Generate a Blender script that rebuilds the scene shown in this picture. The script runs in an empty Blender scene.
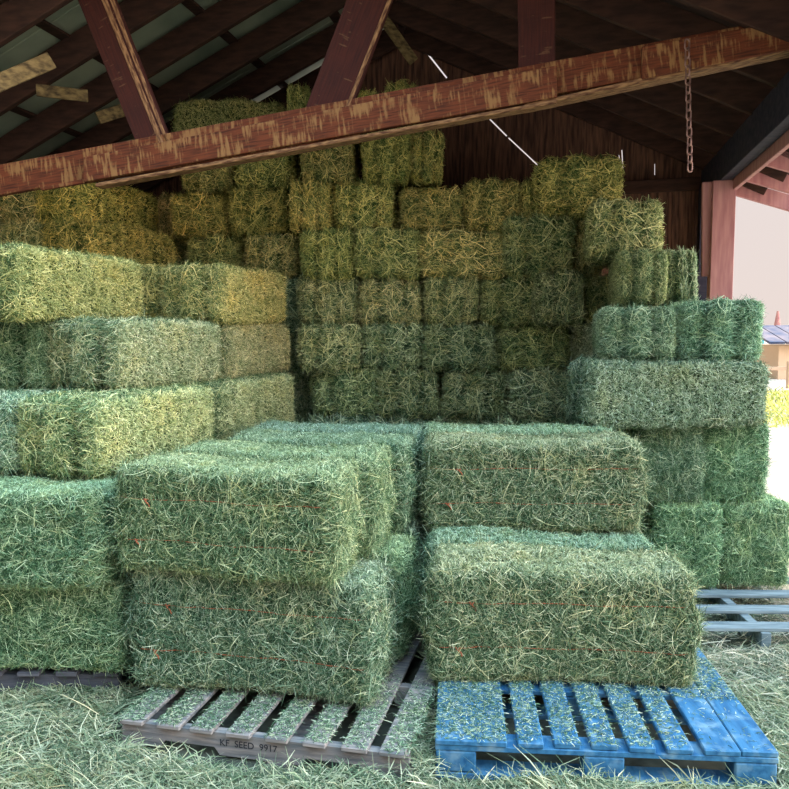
import bpy, bmesh, math, random
import numpy as np
from mathutils import Vector, Matrix

sc = bpy.context.scene
COL = sc.collection
R = math.radians
random.seed(7)

# ------------------------------------------------------------------ camera
CAM_H, PITCH, F = 1.62, R(4.67), 789.0
cd = bpy.data.cameras.new('camera'); cam = bpy.data.objects.new('camera', cd); COL.objects.link(cam)
cd.sensor_width = 36; cd.lens = 36; cd.clip_start = .05; cd.clip_end = 500
cam.location = (0, 0, CAM_H); cam.rotation_euler = (R(90) - PITCH, 0, 0)
sc.camera = cam

# ------------------------------------------------------------------ sky, sun, exposure
w = bpy.data.worlds.new('sky'); sc.world = w; w.use_nodes = True
nt = w.node_tree; nt.nodes.clear()
wo = nt.nodes.new('ShaderNodeOutputWorld'); bg = nt.nodes.new('ShaderNodeBackground')
tc = nt.nodes.new('ShaderNodeTexCoord'); sx = nt.nodes.new('ShaderNodeSeparateXYZ'); rp = nt.nodes.new('ShaderNodeValToRGB')
nt.links.new(tc.outputs['Generated'], sx.inputs[0]); nt.links.new(sx.outputs['Z'], rp.inputs[0])
e = rp.color_ramp.elements
e[0].position = 0.0; e[0].color = (.98, .84, .78, 1)
e[1].position = 0.36; e[1].color = (.94, .86, .86, 1)
n_ = e.new(.62); n_.color = (.50, .70, .92, 1)
n_ = e.new(1.0); n_.color = (.40, .66, 1.0, 1)
# unseen sky lobes added to light bale sides and tops, dimmed behind the viewer
def lobe(dirv, p0, p1, gain):
    d = nt.nodes.new('ShaderNodeVectorMath'); d.operation = 'DOT_PRODUCT'; nt.links.new(tc.outputs['Generated'], d.inputs[0])
    d.inputs[1].default_value = Vector(dirv).normalized()
    m = nt.nodes.new('ShaderNodeMapRange'); m.interpolation_type = 'SMOOTHSTEP'; nt.links.new(d.outputs['Value'], m.inputs['Value'])
    m.inputs['From Min'].default_value = p0; m.inputs['From Max'].default_value = p1; m.inputs['To Min'].default_value = 0; m.inputs['To Max'].default_value = gain
    return m.outputs[0]
def madd(a, b):
    m = nt.nodes.new('ShaderNodeMath'); m.operation = 'ADD'
    for s_, v in zip(m.inputs, (a, b)):
        if isinstance(v, (int, float)): s_.default_value = v
        else: nt.links.new(v, s_)
    return m.outputs[0]
st = madd(1.0, lobe((1, -.12, .30), .55, 1.0, 13.0))
st = madd(st, lobe((.1, -.32, 1), .6, 1.0, 6.0))
st = madd(st, lobe((-.1, -1, .10), .2, 1.0, -.15))
nt.links.new(rp.outputs[0], bg.inputs[0]); nt.links.new(st, bg.inputs[1])
nt.links.new(bg.outputs[0], wo.inputs[0])

AX = R(12)                                     # the barn's long axis turns 12 degrees to the right of the view
sd = bpy.data.lights.new('sun', 'SUN'); sun = bpy.data.objects.new('sun', sd); COL.objects.link(sun)
sd.energy = 3.9; sd.angle = R(.6); sd.color = (1, .90, .76)
SUN_EL, SUN_AZ = R(56), R(30)                   # stands behind the barn, a little to the right
dvec = Vector((math.sin(SUN_AZ) * math.cos(SUN_EL), math.cos(SUN_AZ) * math.cos(SUN_EL), math.sin(SUN_EL)))
sun.rotation_euler = dvec.to_track_quat('Z', 'Y').to_euler(); sun.location = (8, 20, 20)

vs = sc.view_settings
vs.view_transform = 'Standard'; vs.look = 'None'; vs.gamma = 1; vs.use_curve_mapping = False
vs.exposure = -0.22
sc.cycles.use_denoising = True; sc.cycles.denoising_prefilter = 'NONE'
sc.cycles.max_bounces = 6; sc.cycles.diffuse_bounces = 4; sc.cycles.transparent_max_bounces = 8

# ------------------------------------------------------------------ helpers
def ray(px, py):
    c, s = math.cos(PITCH), math.sin(PITCH)
    u, v = (px - 394.5) / F, (394.5 - py) / F
    return Vector((u, c + v * s, -s + v * c))
def at(px, py, D):
    r = ray(px, py); return Vector((0, 0, CAM_H)) + r * (D / r.y)
def pX(px, D, z):                               # x of the picture column px at distance D, height z
    return (px - 394.5) / F * (D * math.cos(PITCH) + (CAM_H - z) * math.sin(PITCH))
ORG = Vector((2.79, 7.2, 0)); UU = Vector((-math.cos(AX), math.sin(AX), 0)); VV = Vector((-math.sin(AX), -math.cos(AX), 0))
def barn(u, v, z): return ORG + UU * u + VV * v + Vector((0, 0, z))
RIDGE_U, EAVE_Z, SLOPE = 2.75, 3.06, .47
def roof_z(u): return EAVE_Z + SLOPE * (u if u < RIDGE_U else 2 * RIDGE_U - u)

def tag(o, label=None, cat=None, group=None, kind=None):
    if label: o['label'] = label
    if cat: o['category'] = cat
    if group: o['group'] = group
    if kind: o['kind'] = kind
    return o
def empty(name, loc, rz=0):
    o = bpy.data.objects.new(name, None); COL.objects.link(o); o.location = loc; o.rotation_euler = (0, 0, rz); return o
def link(name, me, mats, parent=None):
    o = bpy.data.objects.new(name, me); COL.objects.link(o)
    for m in (mats if isinstance(mats, (list, tuple)) else [mats]):
        if m and len(me.materials) < 8: me.materials.append(m)
    if parent: o.parent = parent
    return o

class MB:
    def __init__(s): s.bm = bmesh.new()
    def box(s, c, size, rot=None, bev=.003, taper=None):
        m = Matrix.Translation(c) @ (rot.to_4x4() if rot else Matrix()) @ Matrix.Diagonal((*size, 1))
        r = bmesh.ops.create_cube(s.bm, size=1, matrix=m)
        if bev:
            es = list({e for v in r['verts'] for e in v.link_edges})
            bmesh.ops.bevel(s.bm, geom=es, offset=bev, segments=1, affect='EDGES', profile=.5)
        return s
    def beam(s, a, b, wid, hei, up=Vector((0, 0, 1)), bev=.004):
        a, b = Vector(a), Vector(b); d = (b - a); L = d.length; x = d.normalized()
        y = up.cross(x).normalized(); z = x.cross(y)
        rot = Matrix((x, y, z)).transposed()
        return s.box((a + b) / 2, (L, wid, hei), rot, bev)
    def cyl(s, a, b, r, n=10, r2=None):
        a, b = Vector(a), Vector(b); d = b - a
        m = Matrix.Translation((a + b) / 2) @ d.to_track_quat('Z', 'Y').to_matrix().to_4x4()
        bmesh.ops.create_cone(s.bm, cap_ends=True, segments=n, radius1=r, radius2=r if r2 is None else r2, depth=d.length, matrix=m); return s
    def tube(s, pts, r, n=6, closed=False):
        pts = [Vector(p) for p in pts]; N = len(pts); rings = []
        for i, p in enumerate(pts):
            t = (pts[(i + 1) % N] - pts[i - 1]) if closed else (pts[min(i + 1, N - 1)] - pts[max(i - 1, 0)])
            t.normalize(); ref = Vector((0, 0, 1)) if abs(t.z) < .9 else Vector((1, 0, 0))
            a = t.cross(ref).normalized(); b = t.cross(a)
            rings.append([s.bm.verts.new(p + (a * math.cos(2 * math.pi * k / n) + b * math.sin(2 * math.pi * k / n)) * r) for k in range(n)])
        for i in range(N if closed else N - 1):
            A, B = rings[i], rings[(i + 1) % N]
            for k in range(n): s.bm.faces.new((A[k], A[(k + 1) % n], B[(k + 1) % n], B[k]))
        return s
    def build(s, name, mats, parent=None, smooth=False):
        me = bpy.data.meshes.new(name); s.bm.normal_update(); s.bm.to_mesh(me); s.bm.free()
        if smooth: me.polygons.foreach_set('use_smooth', [True] * len(me.polygons))
        return link(name, me, mats, parent)

# ------------------------------------------------------------------ materials
def mat(name, rough=.8):
    m = bpy.data.materials.new(name); m.use_nodes = True
    n = m.node_tree.nodes; b = n['Principled BSDF']; b.inputs['Roughness'].default_value = rough
    if 'Specular IOR Level' in b.inputs: b.inputs['Specular IOR Level'].default_value = .25
    return m, m.node_tree, b
def N(t, ty, **kw):
    n = t.nodes.new(ty)
    for k, v in kw.items(): setattr(n, k, v)
    return n
def ramp(t, src, stops):
    r = N(t, 'ShaderNodeValToRGB'); t.links.new(src, r.inputs[0]); el = r.color_ramp.elements
    while len(el) < len(stops): el.new(.5)
    for q, (p, c) in zip(el, stops): q.position = p; q.color = (*c, 1)
    return r.outputs[0]
def noise(t, vec, scale, detail=4, stretch=None):
    if stretch:
        mp = N(t, 'ShaderNodeMapping'); mp.inputs['Scale'].default_value = stretch; t.links.new(vec, mp.inputs[0]); vec = mp.outputs[0]
    n = N(t, 'ShaderNodeTexNoise'); n.inputs['Scale'].default_value = scale; n.inputs['Detail'].default_value = detail
    t.links.new(vec, n.inputs['Vector']); return n.outputs['Fac']
def mixc(t, fac, a, b, mode='MIX'):
    m = N(t, 'ShaderNodeMix', data_type='RGBA', blend_type=mode)
    for s_, v in ((m.inputs[0], fac), (m.inputs[6], a), (m.inputs[7], b)):
        if isinstance(v, bpy.types.NodeSocket): t.links.new(v, s_)
        elif isinstance(v, (int, float)): s_.default_value = v
        else: s_.default_value = (*v, 1)
    return m.outputs[2]

def hay_material(name, stops, tint=True, rough=.7, trans=.25):
    m, t, b = mat(name, rough)
    g = N(t, 'ShaderNodeNewGeometry'); oi = N(t, 'ShaderNodeObjectInfo')
    c = ramp(t, g.outputs['Random Per Island'], stops)
    tcx = N(t, 'ShaderNodeTexCoord')
    patch = noise(t, tcx.outputs['Object'], 5.5, 3)
    pc = ramp(t, patch, [(.3, (.72, .80, .78)), (.55, (1, 1, 1)), (.75, (1.0, .92, .74))])
    c = mixc(t, 1.0, c, pc, 'MULTIPLY')
    if tint: c = mixc(t, 1.0, c, oi.outputs['Color'], 'MULTIPLY')
    t.links.new(c, b.inputs['Base Color'])
    tr = N(t, 'ShaderNodeBsdfTranslucent'); t.links.new(c, tr.inputs[0])
    mx = N(t, 'ShaderNodeMixShader'); mx.inputs[0].default_value = trans
    t.links.new(b.outputs[0], mx.inputs[1]); t.links.new(tr.outputs[0], mx.inputs[2])
    t.links.new(mx.outputs[0], t.nodes['Material Output'].inputs[0])
    return m
STRAND = [(0, (.02, .05, .028)), (.30, (.08, .155, .085)), (.55, (.20, .29, .18)), (.75, (.42, .48, .33)), (.90, (.68, .68, .50)), (1, (.88, .82, .66))]
M_strand = hay_material('hay_strand', STRAND)
M_stem = hay_material('long_stem', [(0, (.20, .24, .12)), (.35, (.42, .42, .24)), (.7, (.66, .62, .40)), (1, (.90, .84, .62))], trans=.1)
M_cut_lit = hay_material('lit_cut_stubble', [(0, (.10, .15, .08)), (.25, (.30, .36, .22)), (.55, (.52, .54, .36)), (.85, (.74, .72, .54)), (1, (.92, .88, .72))], trans=.2)  # cream cut ends, with light on bale sides and tops put into the colour
M_floorhay = hay_material('floor_hay_strand', [(0, (.08, .12, .07)), (.25, (.19, .25, .16)), (.5, (.36, .40, .26)), (.75, (.60, .56, .40)), (1, (.85, .76, .60))])
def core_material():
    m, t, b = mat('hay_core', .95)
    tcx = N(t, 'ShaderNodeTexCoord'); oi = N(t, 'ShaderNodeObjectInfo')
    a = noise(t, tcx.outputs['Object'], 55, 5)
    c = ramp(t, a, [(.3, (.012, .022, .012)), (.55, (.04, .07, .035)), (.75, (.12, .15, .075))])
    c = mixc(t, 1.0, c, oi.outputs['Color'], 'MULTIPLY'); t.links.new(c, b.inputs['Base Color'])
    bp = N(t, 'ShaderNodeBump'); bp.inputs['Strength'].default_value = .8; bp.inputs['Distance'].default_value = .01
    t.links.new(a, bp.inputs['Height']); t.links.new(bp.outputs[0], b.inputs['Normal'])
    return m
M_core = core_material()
def plain(name, col, rough=.7, metal=0, var=.0, scale=8, stretch=None, col2=None, bump=0):
    m, t, b = mat(name, rough); b.inputs['Metallic'].default_value = metal
    if col2:
        tcx = N(t, 'ShaderNodeTexCoord'); f = noise(t, tcx.outputs['Object'], scale, 6, stretch)
        c = ramp(t, f, [(.35, col), (.65, col2)]); t.links.new(c, b.inputs['Base Color'])
        if bump:
            bp = N(t, 'ShaderNodeBump'); bp.inputs['Strength'].default_value = bump; bp.inputs['Distance'].default_value = .01
            t.links.new(f, bp.inputs['Height']); t.links.new(bp.outputs[0], b.inputs['Normal'])
    else: b.inputs['Base Color'].default_value = (*col, 1)
    return m
M_twine = plain('orange_twine', (.36, .10, .045), .8)
def streak_wood(name, base, dark, pale, amt):
    # red-brown painted timber with chalky runs down its face
    m, t, b = mat(name, .8); tcx = N(t, 'ShaderNodeTexCoord')
    grain = noise(t, tcx.outputs['Object'], 7, 8, (1, 12, 14))
    c = ramp(t, grain, [(.3, dark), (.62, base)])
    st = noise(t, tcx.outputs['Object'], 60, 6, (1, 1, .14)); big = noise(t, tcx.outputs['Object'], 9, 5)
    mu = N(t, 'ShaderNodeMath', operation='MULTIPLY'); t.links.new(st, mu.inputs[0]); t.links.new(big, mu.inputs[1])
    f = ramp(t, mu.outputs[0], [(.27 - amt, (0, 0, 0)), (.36 - amt * .6, (1, 1, 1))])
    c = mixc(t, f, c, pale); t.links.new(c, b.inputs['Base Color'])
    bp = N(t, 'ShaderNodeBump'); bp.inputs['Strength'].default_value = .5; bp.inputs['Distance'].default_value = .006
    t.links.new(st, bp.inputs['Height']); t.links.new(bp.outputs[0], b.inputs['Normal'])
    return m
M_chord = streak_wood('weathered_red_timber', (.15, .038, .013), (.045, .013, .006), (.25, .125, .045), .02)
M_web = streak_wood('red_brown_timber', (.055, .012, .007), (.026, .007, .005), (.10, .045, .022), -.09)
M_edge = plain('raw_timber_edge', (.07, .025, .012), .8, col2=(.32, .17, .075), scale=16, stretch=(1, 5, 5), bump=.5)
M_rafter = plain('dark_rafter_timber', (.028, .013, .009), .85, col2=(.06, .026, .016), scale=4, stretch=(1, 7, 7), bump=.3)
M_board = plain('old_barn_board', (.045, .022, .015), .9, col2=(.16, .075, .045), scale=5, stretch=(9, 9, .8), bump=.4)
M_red = plain('faded_red_post', (.36, .15, .15), .75, col2=(.48, .23, .21), scale=5, stretch=(6, 6, .8))
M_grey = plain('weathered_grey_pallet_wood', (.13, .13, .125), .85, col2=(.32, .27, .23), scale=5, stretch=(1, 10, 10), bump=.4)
M_greyshade = plain('shaded_grey_pallet_wood', (.04, .045, .055), .85, col2=(.10, .10, .11), scale=5, stretch=(1, 10, 10), bump=.4)  # shade under the left bales darkened into this pallet's wood colour
M_pale = plain('bleached_slat_wood', (.10, .14, .15), .8, col2=(.23, .28, .28), scale=5, stretch=(1, 10, 10), bump=.3)
def blue_mat():
    m, t, b = mat('worn_blue_paint', .62); tcx = N(t, 'ShaderNodeTexCoord')
    f = noise(t, tcx.outputs['Object'], 5, 6, (7, 1.2, 7)); g = noise(t, tcx.outputs['Object'], 14, 6)
    c = ramp(t, f, [(.3, (.014, .085, .18)), (.6, (.045, .17, .29))])
    wq = ramp(t, g, [(.50, (0, 0, 0)), (.72, (1, 1, 1))]); c = mixc(t, wq, c, (.17, .29, .35))
    t.links.new(c, b.inputs['Base Color'])
    bp = N(t, 'ShaderNodeBump'); bp.inputs['Strength'].default_value = .4; bp.inputs['Distance'].default_value = .006
    t.links.new(f, bp.inputs['Height']); t.links.new(bp.outputs[0], b.inputs['Normal'])
    return m
M_blue = blue_mat()
M_ink = plain('black_stamp_ink', (.03, .03, .035), .8)
M_chain = plain('rusty_chain', (.16, .08, .06), .5, .5, col2=(.34, .20, .16), scale=40)
def sheet_mat():
    m, t, b = mat('grey_roof_sheet', .55); tcx = N(t, 'ShaderNodeTexCoord')
    f = noise(t, tcx.outputs['Object'], 1.6, 5, (1, 1, 1)); c = ramp(t, f, [(.35, (.17, .20, .15)), (.65, (.34, .36, .26))])
    t.links.new(c, b.inputs['Base Color']); tr = N(t, 'ShaderNodeBsdfTranslucent'); t.links.new(c, tr.inputs[0])
    mx = N(t, 'ShaderNodeMixShader'); mx.inputs[0].default_value = .06
    t.links.new(b.outputs[0], mx.inputs[1]); t.links.new(tr.outputs[0], mx.inputs[2]); t.links.new(mx.outputs[0], t.nodes['Material Output'].inputs[0])
    return m
M_sheet = sheet_mat()
M_roofdark = plain('dark_roof_decking', (.035, .022, .018), .9, col2=(.06, .034, .028), scale=3, stretch=(1, 8, 1), bump=.2)
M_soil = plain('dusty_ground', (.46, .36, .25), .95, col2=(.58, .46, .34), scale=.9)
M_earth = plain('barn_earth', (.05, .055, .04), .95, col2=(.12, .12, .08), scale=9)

# ------------------------------------------------------------------ ground
def grid_mesh(name, x0, x1, y0, y1, n, zf, mats):
    xs = np.linspace(x0, x1, n); ys = np.linspace(y0, y1, n); X, Y = np.meshgrid(xs, ys); Z = zf(X, Y)
    me = bpy.data.meshes.new(name); me.from_pydata(np.stack([X, Y, Z], -1).reshape(-1, 3).tolist(), [],
        [(j * n + i, j * n + i + 1, (j + 1) * n + i + 1, (j + 1) * n + i) for j in range(n - 1) for i in range(n - 1)])
    me.polygons.foreach_set('use_smooth', [True] * len(me.polygons))
    return link(name, me, mats)
tag(grid_mesh('ground', -60, 90, -30, 160, 60, lambda X, Y: X * 0, M_soil), 'dusty pale open ground outside the barn', None, None, 'structure')
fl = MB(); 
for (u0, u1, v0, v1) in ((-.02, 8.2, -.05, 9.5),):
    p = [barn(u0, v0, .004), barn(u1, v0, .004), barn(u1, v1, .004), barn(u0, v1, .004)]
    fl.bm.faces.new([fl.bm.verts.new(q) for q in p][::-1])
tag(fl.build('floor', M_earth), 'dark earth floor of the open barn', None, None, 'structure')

# ------------------------------------------------------------------ barn shell
def slab(name, m, pts, th, nrm, kind='structure', label=None):
    b = bmesh.new(); top = [b.verts.new(p) for p in pts]; bot = [b.verts.new(Vector(p) + nrm * th) for p in pts]; n = len(pts)
    b.faces.new(top); b.faces.new(bot[::-1])
    for i in range(n): b.faces.new((top[i], bot[i], bot[(i + 1) % n], top[(i + 1) % n]))
    bmesh.ops.recalc_face_normals(b, faces=b.faces)
    me = bpy.data.meshes.new(name); b.to_mesh(me); b.free(); o = link(name, me, m)
    tag(o, label, None, None, kind); return o
V1, UL = 3.85, 8.0                                # the roof's front edge, the left side
# gable wall of vertical boards, each board edge to edge; slits let daylight through
SLITS = [((447, 78), (425, 50)), ((425, 49), (403, 24)), ((417, 28), (389, -2)), ((538, 165), (508, 137)), ((507, 136), (484, 113))]
def wall_pt(px, py):
    r = ray(px, py); o = Vector((0, 0, CAM_H)); nn = VV; return o + r * ((ORG - o).dot(nn) / r.dot(nn))
def gable_wall():
    b = bmesh.new(); th = .028; rng = random.Random(3); u = -.1
    while u < UL:
        wd = .17 + rng.random() * .07; g = .003; off = rng.random() * .008
        a0, a1 = u, min(u + wd - g, UL)
        pts = []
        cut = [a0] + ([RIDGE_U] if a0 < RIDGE_U < a1 else []) + [a1]
        prof = [(a0, 0)] + [(a1, 0)] + [(c, max(.2, roof_z(max(c, 0)) + .09)) for c in cut[::-1]]
        f = [b.verts.new(barn(q, off, z)) for q, z in prof]; k = [b.verts.new(barn(q, off - th, z)) for q, z in prof]; n = len(prof)
        b.faces.new(f); b.faces.new(k[::-1])
        for i in range(n): b.faces.new((f[i], k[i], k[(i + 1) % n], f[(i + 1) % n]))
        u += wd
    bmesh.ops.recalc_face_normals(b, faces=b.faces)
    me = bpy.data.meshes.new('wall_back'); b.to_mesh(me); b.free(); o = link('wall_back', me, M_board)
    bk = slab('wall_back_sheathing', M_board, [barn(-.1, -.035, 0), barn(UL, -.035, 0), barn(UL, -.035, roof_z(UL) + .09), barn(RIDGE_U, -.035, roof_z(RIDGE_U) + .09), barn(-.1, -.035, EAVE_Z + .05)], .012, -VV, label='dark sheathing behind the gable boards')
    cut = bmesh.new()
    rot0 = Matrix((UU, VV, Vector((0, 0, 1)))).transposed()
    def slit(p0, p1, wd):
        A, B = wall_pt(*p0), wall_pt(*p1); x = (B - A).normalized(); z = x.cross(VV).normalized()
        m = Matrix.Translation((A + B) / 2) @ Matrix((x, VV, z)).transposed().to_4x4() @ Matrix.Diagonal(((B - A).length, .3, wd, 1))
        bmesh.ops.create_cube(cut, size=1, matrix=m)
    for p0, p1 in SLITS: slit(p0, p1, .017)
    slit((622, 149), (623, 168), .012); slit((655, 163), (655, 175), .010); slit((695, 180.5), (695.5, 185), .022); slit((619, 154), (620, 160), .01)
    bmesh.ops.recalc_face_normals(cut, faces=cut.faces)
    cm = bpy.data.meshes.new('slits'); cut.to_mesh(cm); cut.free(); co = bpy.data.objects.new('slits', cm); COL.objects.link(co)
    for q in (o, bk):
        md = q.modifiers.new('slits', 'BOOLEAN'); md.object = co; md.operation = 'DIFFERENCE'; md.solver = 'EXACT'
        dg = bpy.context.evaluated_depsgraph_get(); nm = bpy.data.meshes.new_from_object(q.evaluated_get(dg))
        q.modifiers.clear(); q.data = nm
    bpy.data.objects.remove(co)
    tag(o, 'dark vertical board gable wall with slits of daylight', None, None, 'structure')
gable_wall()
# left side wall
slab('wall_left', M_board, [barn(UL, -.05, 0), barn(UL, V1, 0), barn(UL, V1, roof_z(UL) + .1), barn(UL, -.05, roof_z(UL) + .1)], .03, UU, label='dark board side wall far left')
# roof: left slope carries grey sheets, right slope dark decking; a strip of missing sheet near the ridge
ZT = .20
up = Vector((0, 0, 1))
for nm_, m_, u0, u1, lab in (('roof_left', M_sheet, RIDGE_U + .02, UL + .3, 'grey translucent sheets of the left roof slope'), ('roof_right', M_roofdark, -.75, RIDGE_U - .02, 'dark decking of the right roof slope')):
    pts = [barn(u0, -.35, roof_z(u0) + ZT), barn(u1, -.35, roof_z(u1) + ZT), barn(u1, V1, roof_z(u1) + ZT), barn(u0, V1, roof_z(u0) + ZT)]
    slab(nm_, m_, pts, .025, up, label=lab)
# standing folds of the sheets
b = MB()
for k in range(9):
    v = .25 + k * .5
    b.beam(barn(RIDGE_U + .05, v, roof_z(RIDGE_U) + ZT - .012), barn(UL, v, roof_z(UL) + ZT - .012), .012, .022)
tag(b.build('roof_seams', M_sheet), 'folded seams of the grey roof sheets', None, None, 'structure')
# rafters: both slopes, 0.14 deep, one beam each
def rafter(u0, u1, v):
    mb = MB(); mb.beam(barn(u0, v, roof_z(u0) + .055), barn(u1, v, roof_z(u1) + .055), .05, .20)
    return mb.build('rafter', M_rafter)
vr = [.12 + .61 * k for k in range(7)]
for i, v in enumerate(vr):
    tag(rafter(RIDGE_U + .02, UL, v), '%s dark rafter of the left roof slope, counted from the gable wall' % ['first', 'second', 'third', 'fourth', 'fifth', 'sixth', 'seventh', 'eighth'][i], 'rafter', 'rafters of the left slope')
for i, v in enumerate(vr):
    tag(rafter(-.5, RIDGE_U - .02, v), '%s dark rafter of the right roof slope, counted from the gable wall' % ['first', 'second', 'third', 'fourth', 'fifth', 'sixth', 'seventh', 'eighth'][i], 'rafter', 'rafters of the right slope')
mb = MB(); mb.beam(barn(RIDGE_U, -.1, roof_z(RIDGE_U) + .10), barn(RIDGE_U, V1, roof_z(RIDGE_U) + .10), .035, .2)
tag(mb.build('ridge_beam', M_rafter), 'dark ridge beam running under the peak of the roof', 'beam')
# purlin boards between rafters on the left slope, warped and broken
rng = random.Random(11)
mb = MB()
for k in range(7):
    u = RIDGE_U + .45 + k * .72
    mb.beam(barn(u, -.1, roof_z(u) + ZT - .022), barn(u, V1, roof_z(u) + ZT - .022), .10, .02)
tag(mb.build('roof_battens', M_rafter), 'battens under the grey roof sheets', None, None, 'structure')
def hanging_board(pa, pb, D, wd, label):
    a, c = at(*pa, D), at(*pb, D + .15)
    m_ = MB(); m_.beam(a, c, .02, wd); o = m_.build('loose_board', M_splint); tag(o, label, 'board', 'split boards caught in the roof'); return o
M_splint = plain('split_pale_board', (.06, .04, .018), .85, col2=(.24, .17, .07), scale=4, stretch=(2, 9, 9), bump=.5)

# eave header, girt, corner post, outer post
mb = MB(); mb.beam(barn(0, .02, 2.915), barn(0, 5.2, 2.915), .09, .25)
hd = mb.build('eave_beam', M_dark if False else plain('dark_eave_timber', (.018, .02, .035), .8, col2=(.05, .04, .055), scale=4, stretch=(1, 6, 6)))
tag(hd, 'dark heavy eave beam over the open right side', 'beam')
mb = MB(); mb.beam(barn(-.07, .06, 2.80), barn(-.07, 5.2, 2.80), .035, .17); mb.beam(barn(-.16, .06, 2.86), barn(-.16, 5.2, 2.86), .12, .03)
tag(mb.build('fascia_board', M_red), 'pinkish red board along the outside of the eave beam', 'board')
tails = []
for i in range(9):
    v = .1 + .62 * i; mb = MB(); mb.beam(barn(-.12, v, roof_z(-.12) - .10), barn(-.72, v, roof_z(-.72) - .02), .05, .13)
    tag(mb.build('rafter_tail', M_red), 'red rafter tail under the outer eave, %s from the back' % ['first', 'second', 'third', 'fourth', 'fifth', 'sixth', 'seventh', 'eighth', 'ninth'][i], 'rafter', 'rafter tails of the right eave')
pb = MB(); pb.box(barn(.0, .10, 1.45), (.13, .13, 2.9), Matrix.Rotation(-AX, 3, 'Z'))
tag(pb.build('corner_post', hd.data.materials[0]), 'dark corner post where the gable wall ends', 'post')
post = empty('outer_post', barn(.0, .86, 0), -AX); tag(post, 'faded pinkish red post under the eave beam at the open side', 'post')
m_ = MB(); m_.box((-.01, 0, 1.395), (.17, .14, 2.79)); m_.build('post_timber', M_red, post)
m_ = MB(); m_.beam((-.10, -.0, 2.05), (-.12, -.0, 2.79), .10, .05, up=Vector((0, 1, 0))); m_.build('side_plank', M_red, post)
m_ = MB(); m_.box((-.01, -.085, .9), (.19, .03, 1.8)); m_.build('lower_plank', M_red, post)
mb = MB(); mb.beam(barn(.06, .06, 2.92), barn(3.4, .06, 2.86), .06, .11)
tag(mb.build('wall_girt', M_rafter), 'dark horizontal girt across the upper gable wall boards', 'beam')

# ------------------------------------------------------------------ truss
TV = 3.17
def tr(px, py, dv=0):                             # point on the truss plane seen at a pixel
    r = ray(px, py); o = Vector((0, 0, CAM_H)); P = barn(0, TV + dv, 0); return o + r * ((P - o).dot(VV) / r.dot(VV))
def plank(name, pxs, top, bot, th, dv, m, parent, far=None):
    # plank in the truss plane: px range, (yL,yR) of top and bottom edges
    b = bmesh.new()
    c = [tr(pxs[0], top[0], dv), tr(pxs[1], top[1], dv), tr(pxs[1], bot[1], dv), tr(pxs[0], bot[0], dv)]
    o_ = [p - VV * th for p in c]
    f = [b.verts.new(p) for p in c]; k = [b.verts.new(p) for p in o_]
    b.faces.new(f); b.faces.new(k[::-1])
    for i in range(4): b.faces.new((f[i], k[i], k[(i + 1) % 4], f[(i + 1) % 4]))
    bmesh.ops.recalc_face_normals(b, faces=b.faces)
    bmesh.ops.bevel(b, geom=b.edges[:], offset=.006, segments=2, affect='EDGES', profile=.5)
    # local frame: x along the plank so that streaks run across it
    org = (c[0] + c[3]) / 2; x = (((c[1] + c[2]) / 2) - org).normalized(); y = VV.copy(); z = x.cross(y).normalized(); y = z.cross(x)
    Mx = Matrix((x, y, z)).transposed().to_4x4(); Mx.translation = org
    b.transform(Mx.inverted()); me = bpy.data.meshes.new(name); b.to_mesh(me); b.free()
    o = link(name, me, m, parent); o.matrix_basis = parent.matrix_basis.inverted() @ Mx if parent else Mx
    return o
truss = empty('roof_truss', barn(0, TV, 3.05)); bpy.context.view_layer.update()
tag(truss, 'red brown timber truss with streaked bottom chord crossing under the roof', 'truss')
plank('chord_plank', (-60, 835), (175.5, 8), (206, 43), .05, -.05, M_chord, truss)
plank('chord_plank', (83, 557), (157, 65), (182, 97), .05, 0.005, M_chord, truss)
plank('chord_plank', (642, 835), (46, 12), (79, 40), .05, .006, M_chord, truss)
plank('chord_plank', (40, 360), (187, 125), (190.5, 137), .03, -.03, M_chord, truss)
plank('bottom_strip', (95, 557), (183, 99), (187, 103), .09, 0, M_edge, truss)
plank('bottom_strip', (524, 800), (104, 42), (108, 49), .12, -.01, M_edge, truss)
def web(c0, c1, w0, w1, dv, m, name='web_brace', th=.045):
    b = bmesh.new(); c = [tr(c0[0] - w0 / 2, c0[1], dv), tr(c0[0] + w0 / 2, c0[1], dv), tr(c1[0] + w1 / 2, c1[1], dv), tr(c1[0] - w1 / 2, c1[1], dv)]
    f = [b.verts.new(p) for p in c]; k = [b.verts.new(p - VV * th) for p in c]
    b.faces.new(f); b.faces.new(k[::-1])
    for i in range(4): b.faces.new((f[i], k[i], k[(i + 1) % 4], f[(i + 1) % 4]))
    bmesh.ops.recalc_face_normals(b, faces=b.faces); bmesh.ops.bevel(b, geom=b.edges[:], offset=.004, segments=1, affect='EDGES')
    org = (c[0] + c[1]) / 2; x = ((c[2] + c[3]) / 2 - org).normalized(); z = x.cross(VV).normalized(); y = z.cross(x)
    Mx = Matrix((x, y, z)).transposed().to_4x4(); Mx.translation = org; b.transform(Mx.inverted())
    me = bpy.data.meshes.new(name); b.to_mesh(me); b.free(); o = link(name, me, m, truss); o.matrix_basis = truss.matrix_basis.inverted() @ Mx
    return o
web((162, 165), (72, -60), 34, 38, -.052, M_web)
web((168, 160), (92, -30), 5, 6, -.047, M_edge, 'edge_strip', .01)
web((174, 160), (100, -30), 4, 5, -.05, M_edge, 'edge_strip', .05)
web((316, 140), (391, -60), 46, 44, -.052, M_web)
web((340, 125), (405, -40), 4, 4, -.047, M_edge, 'edge_strip', .01)
web((537, 90), (536, -60), 37, 38, -.052, M_web)

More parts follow.
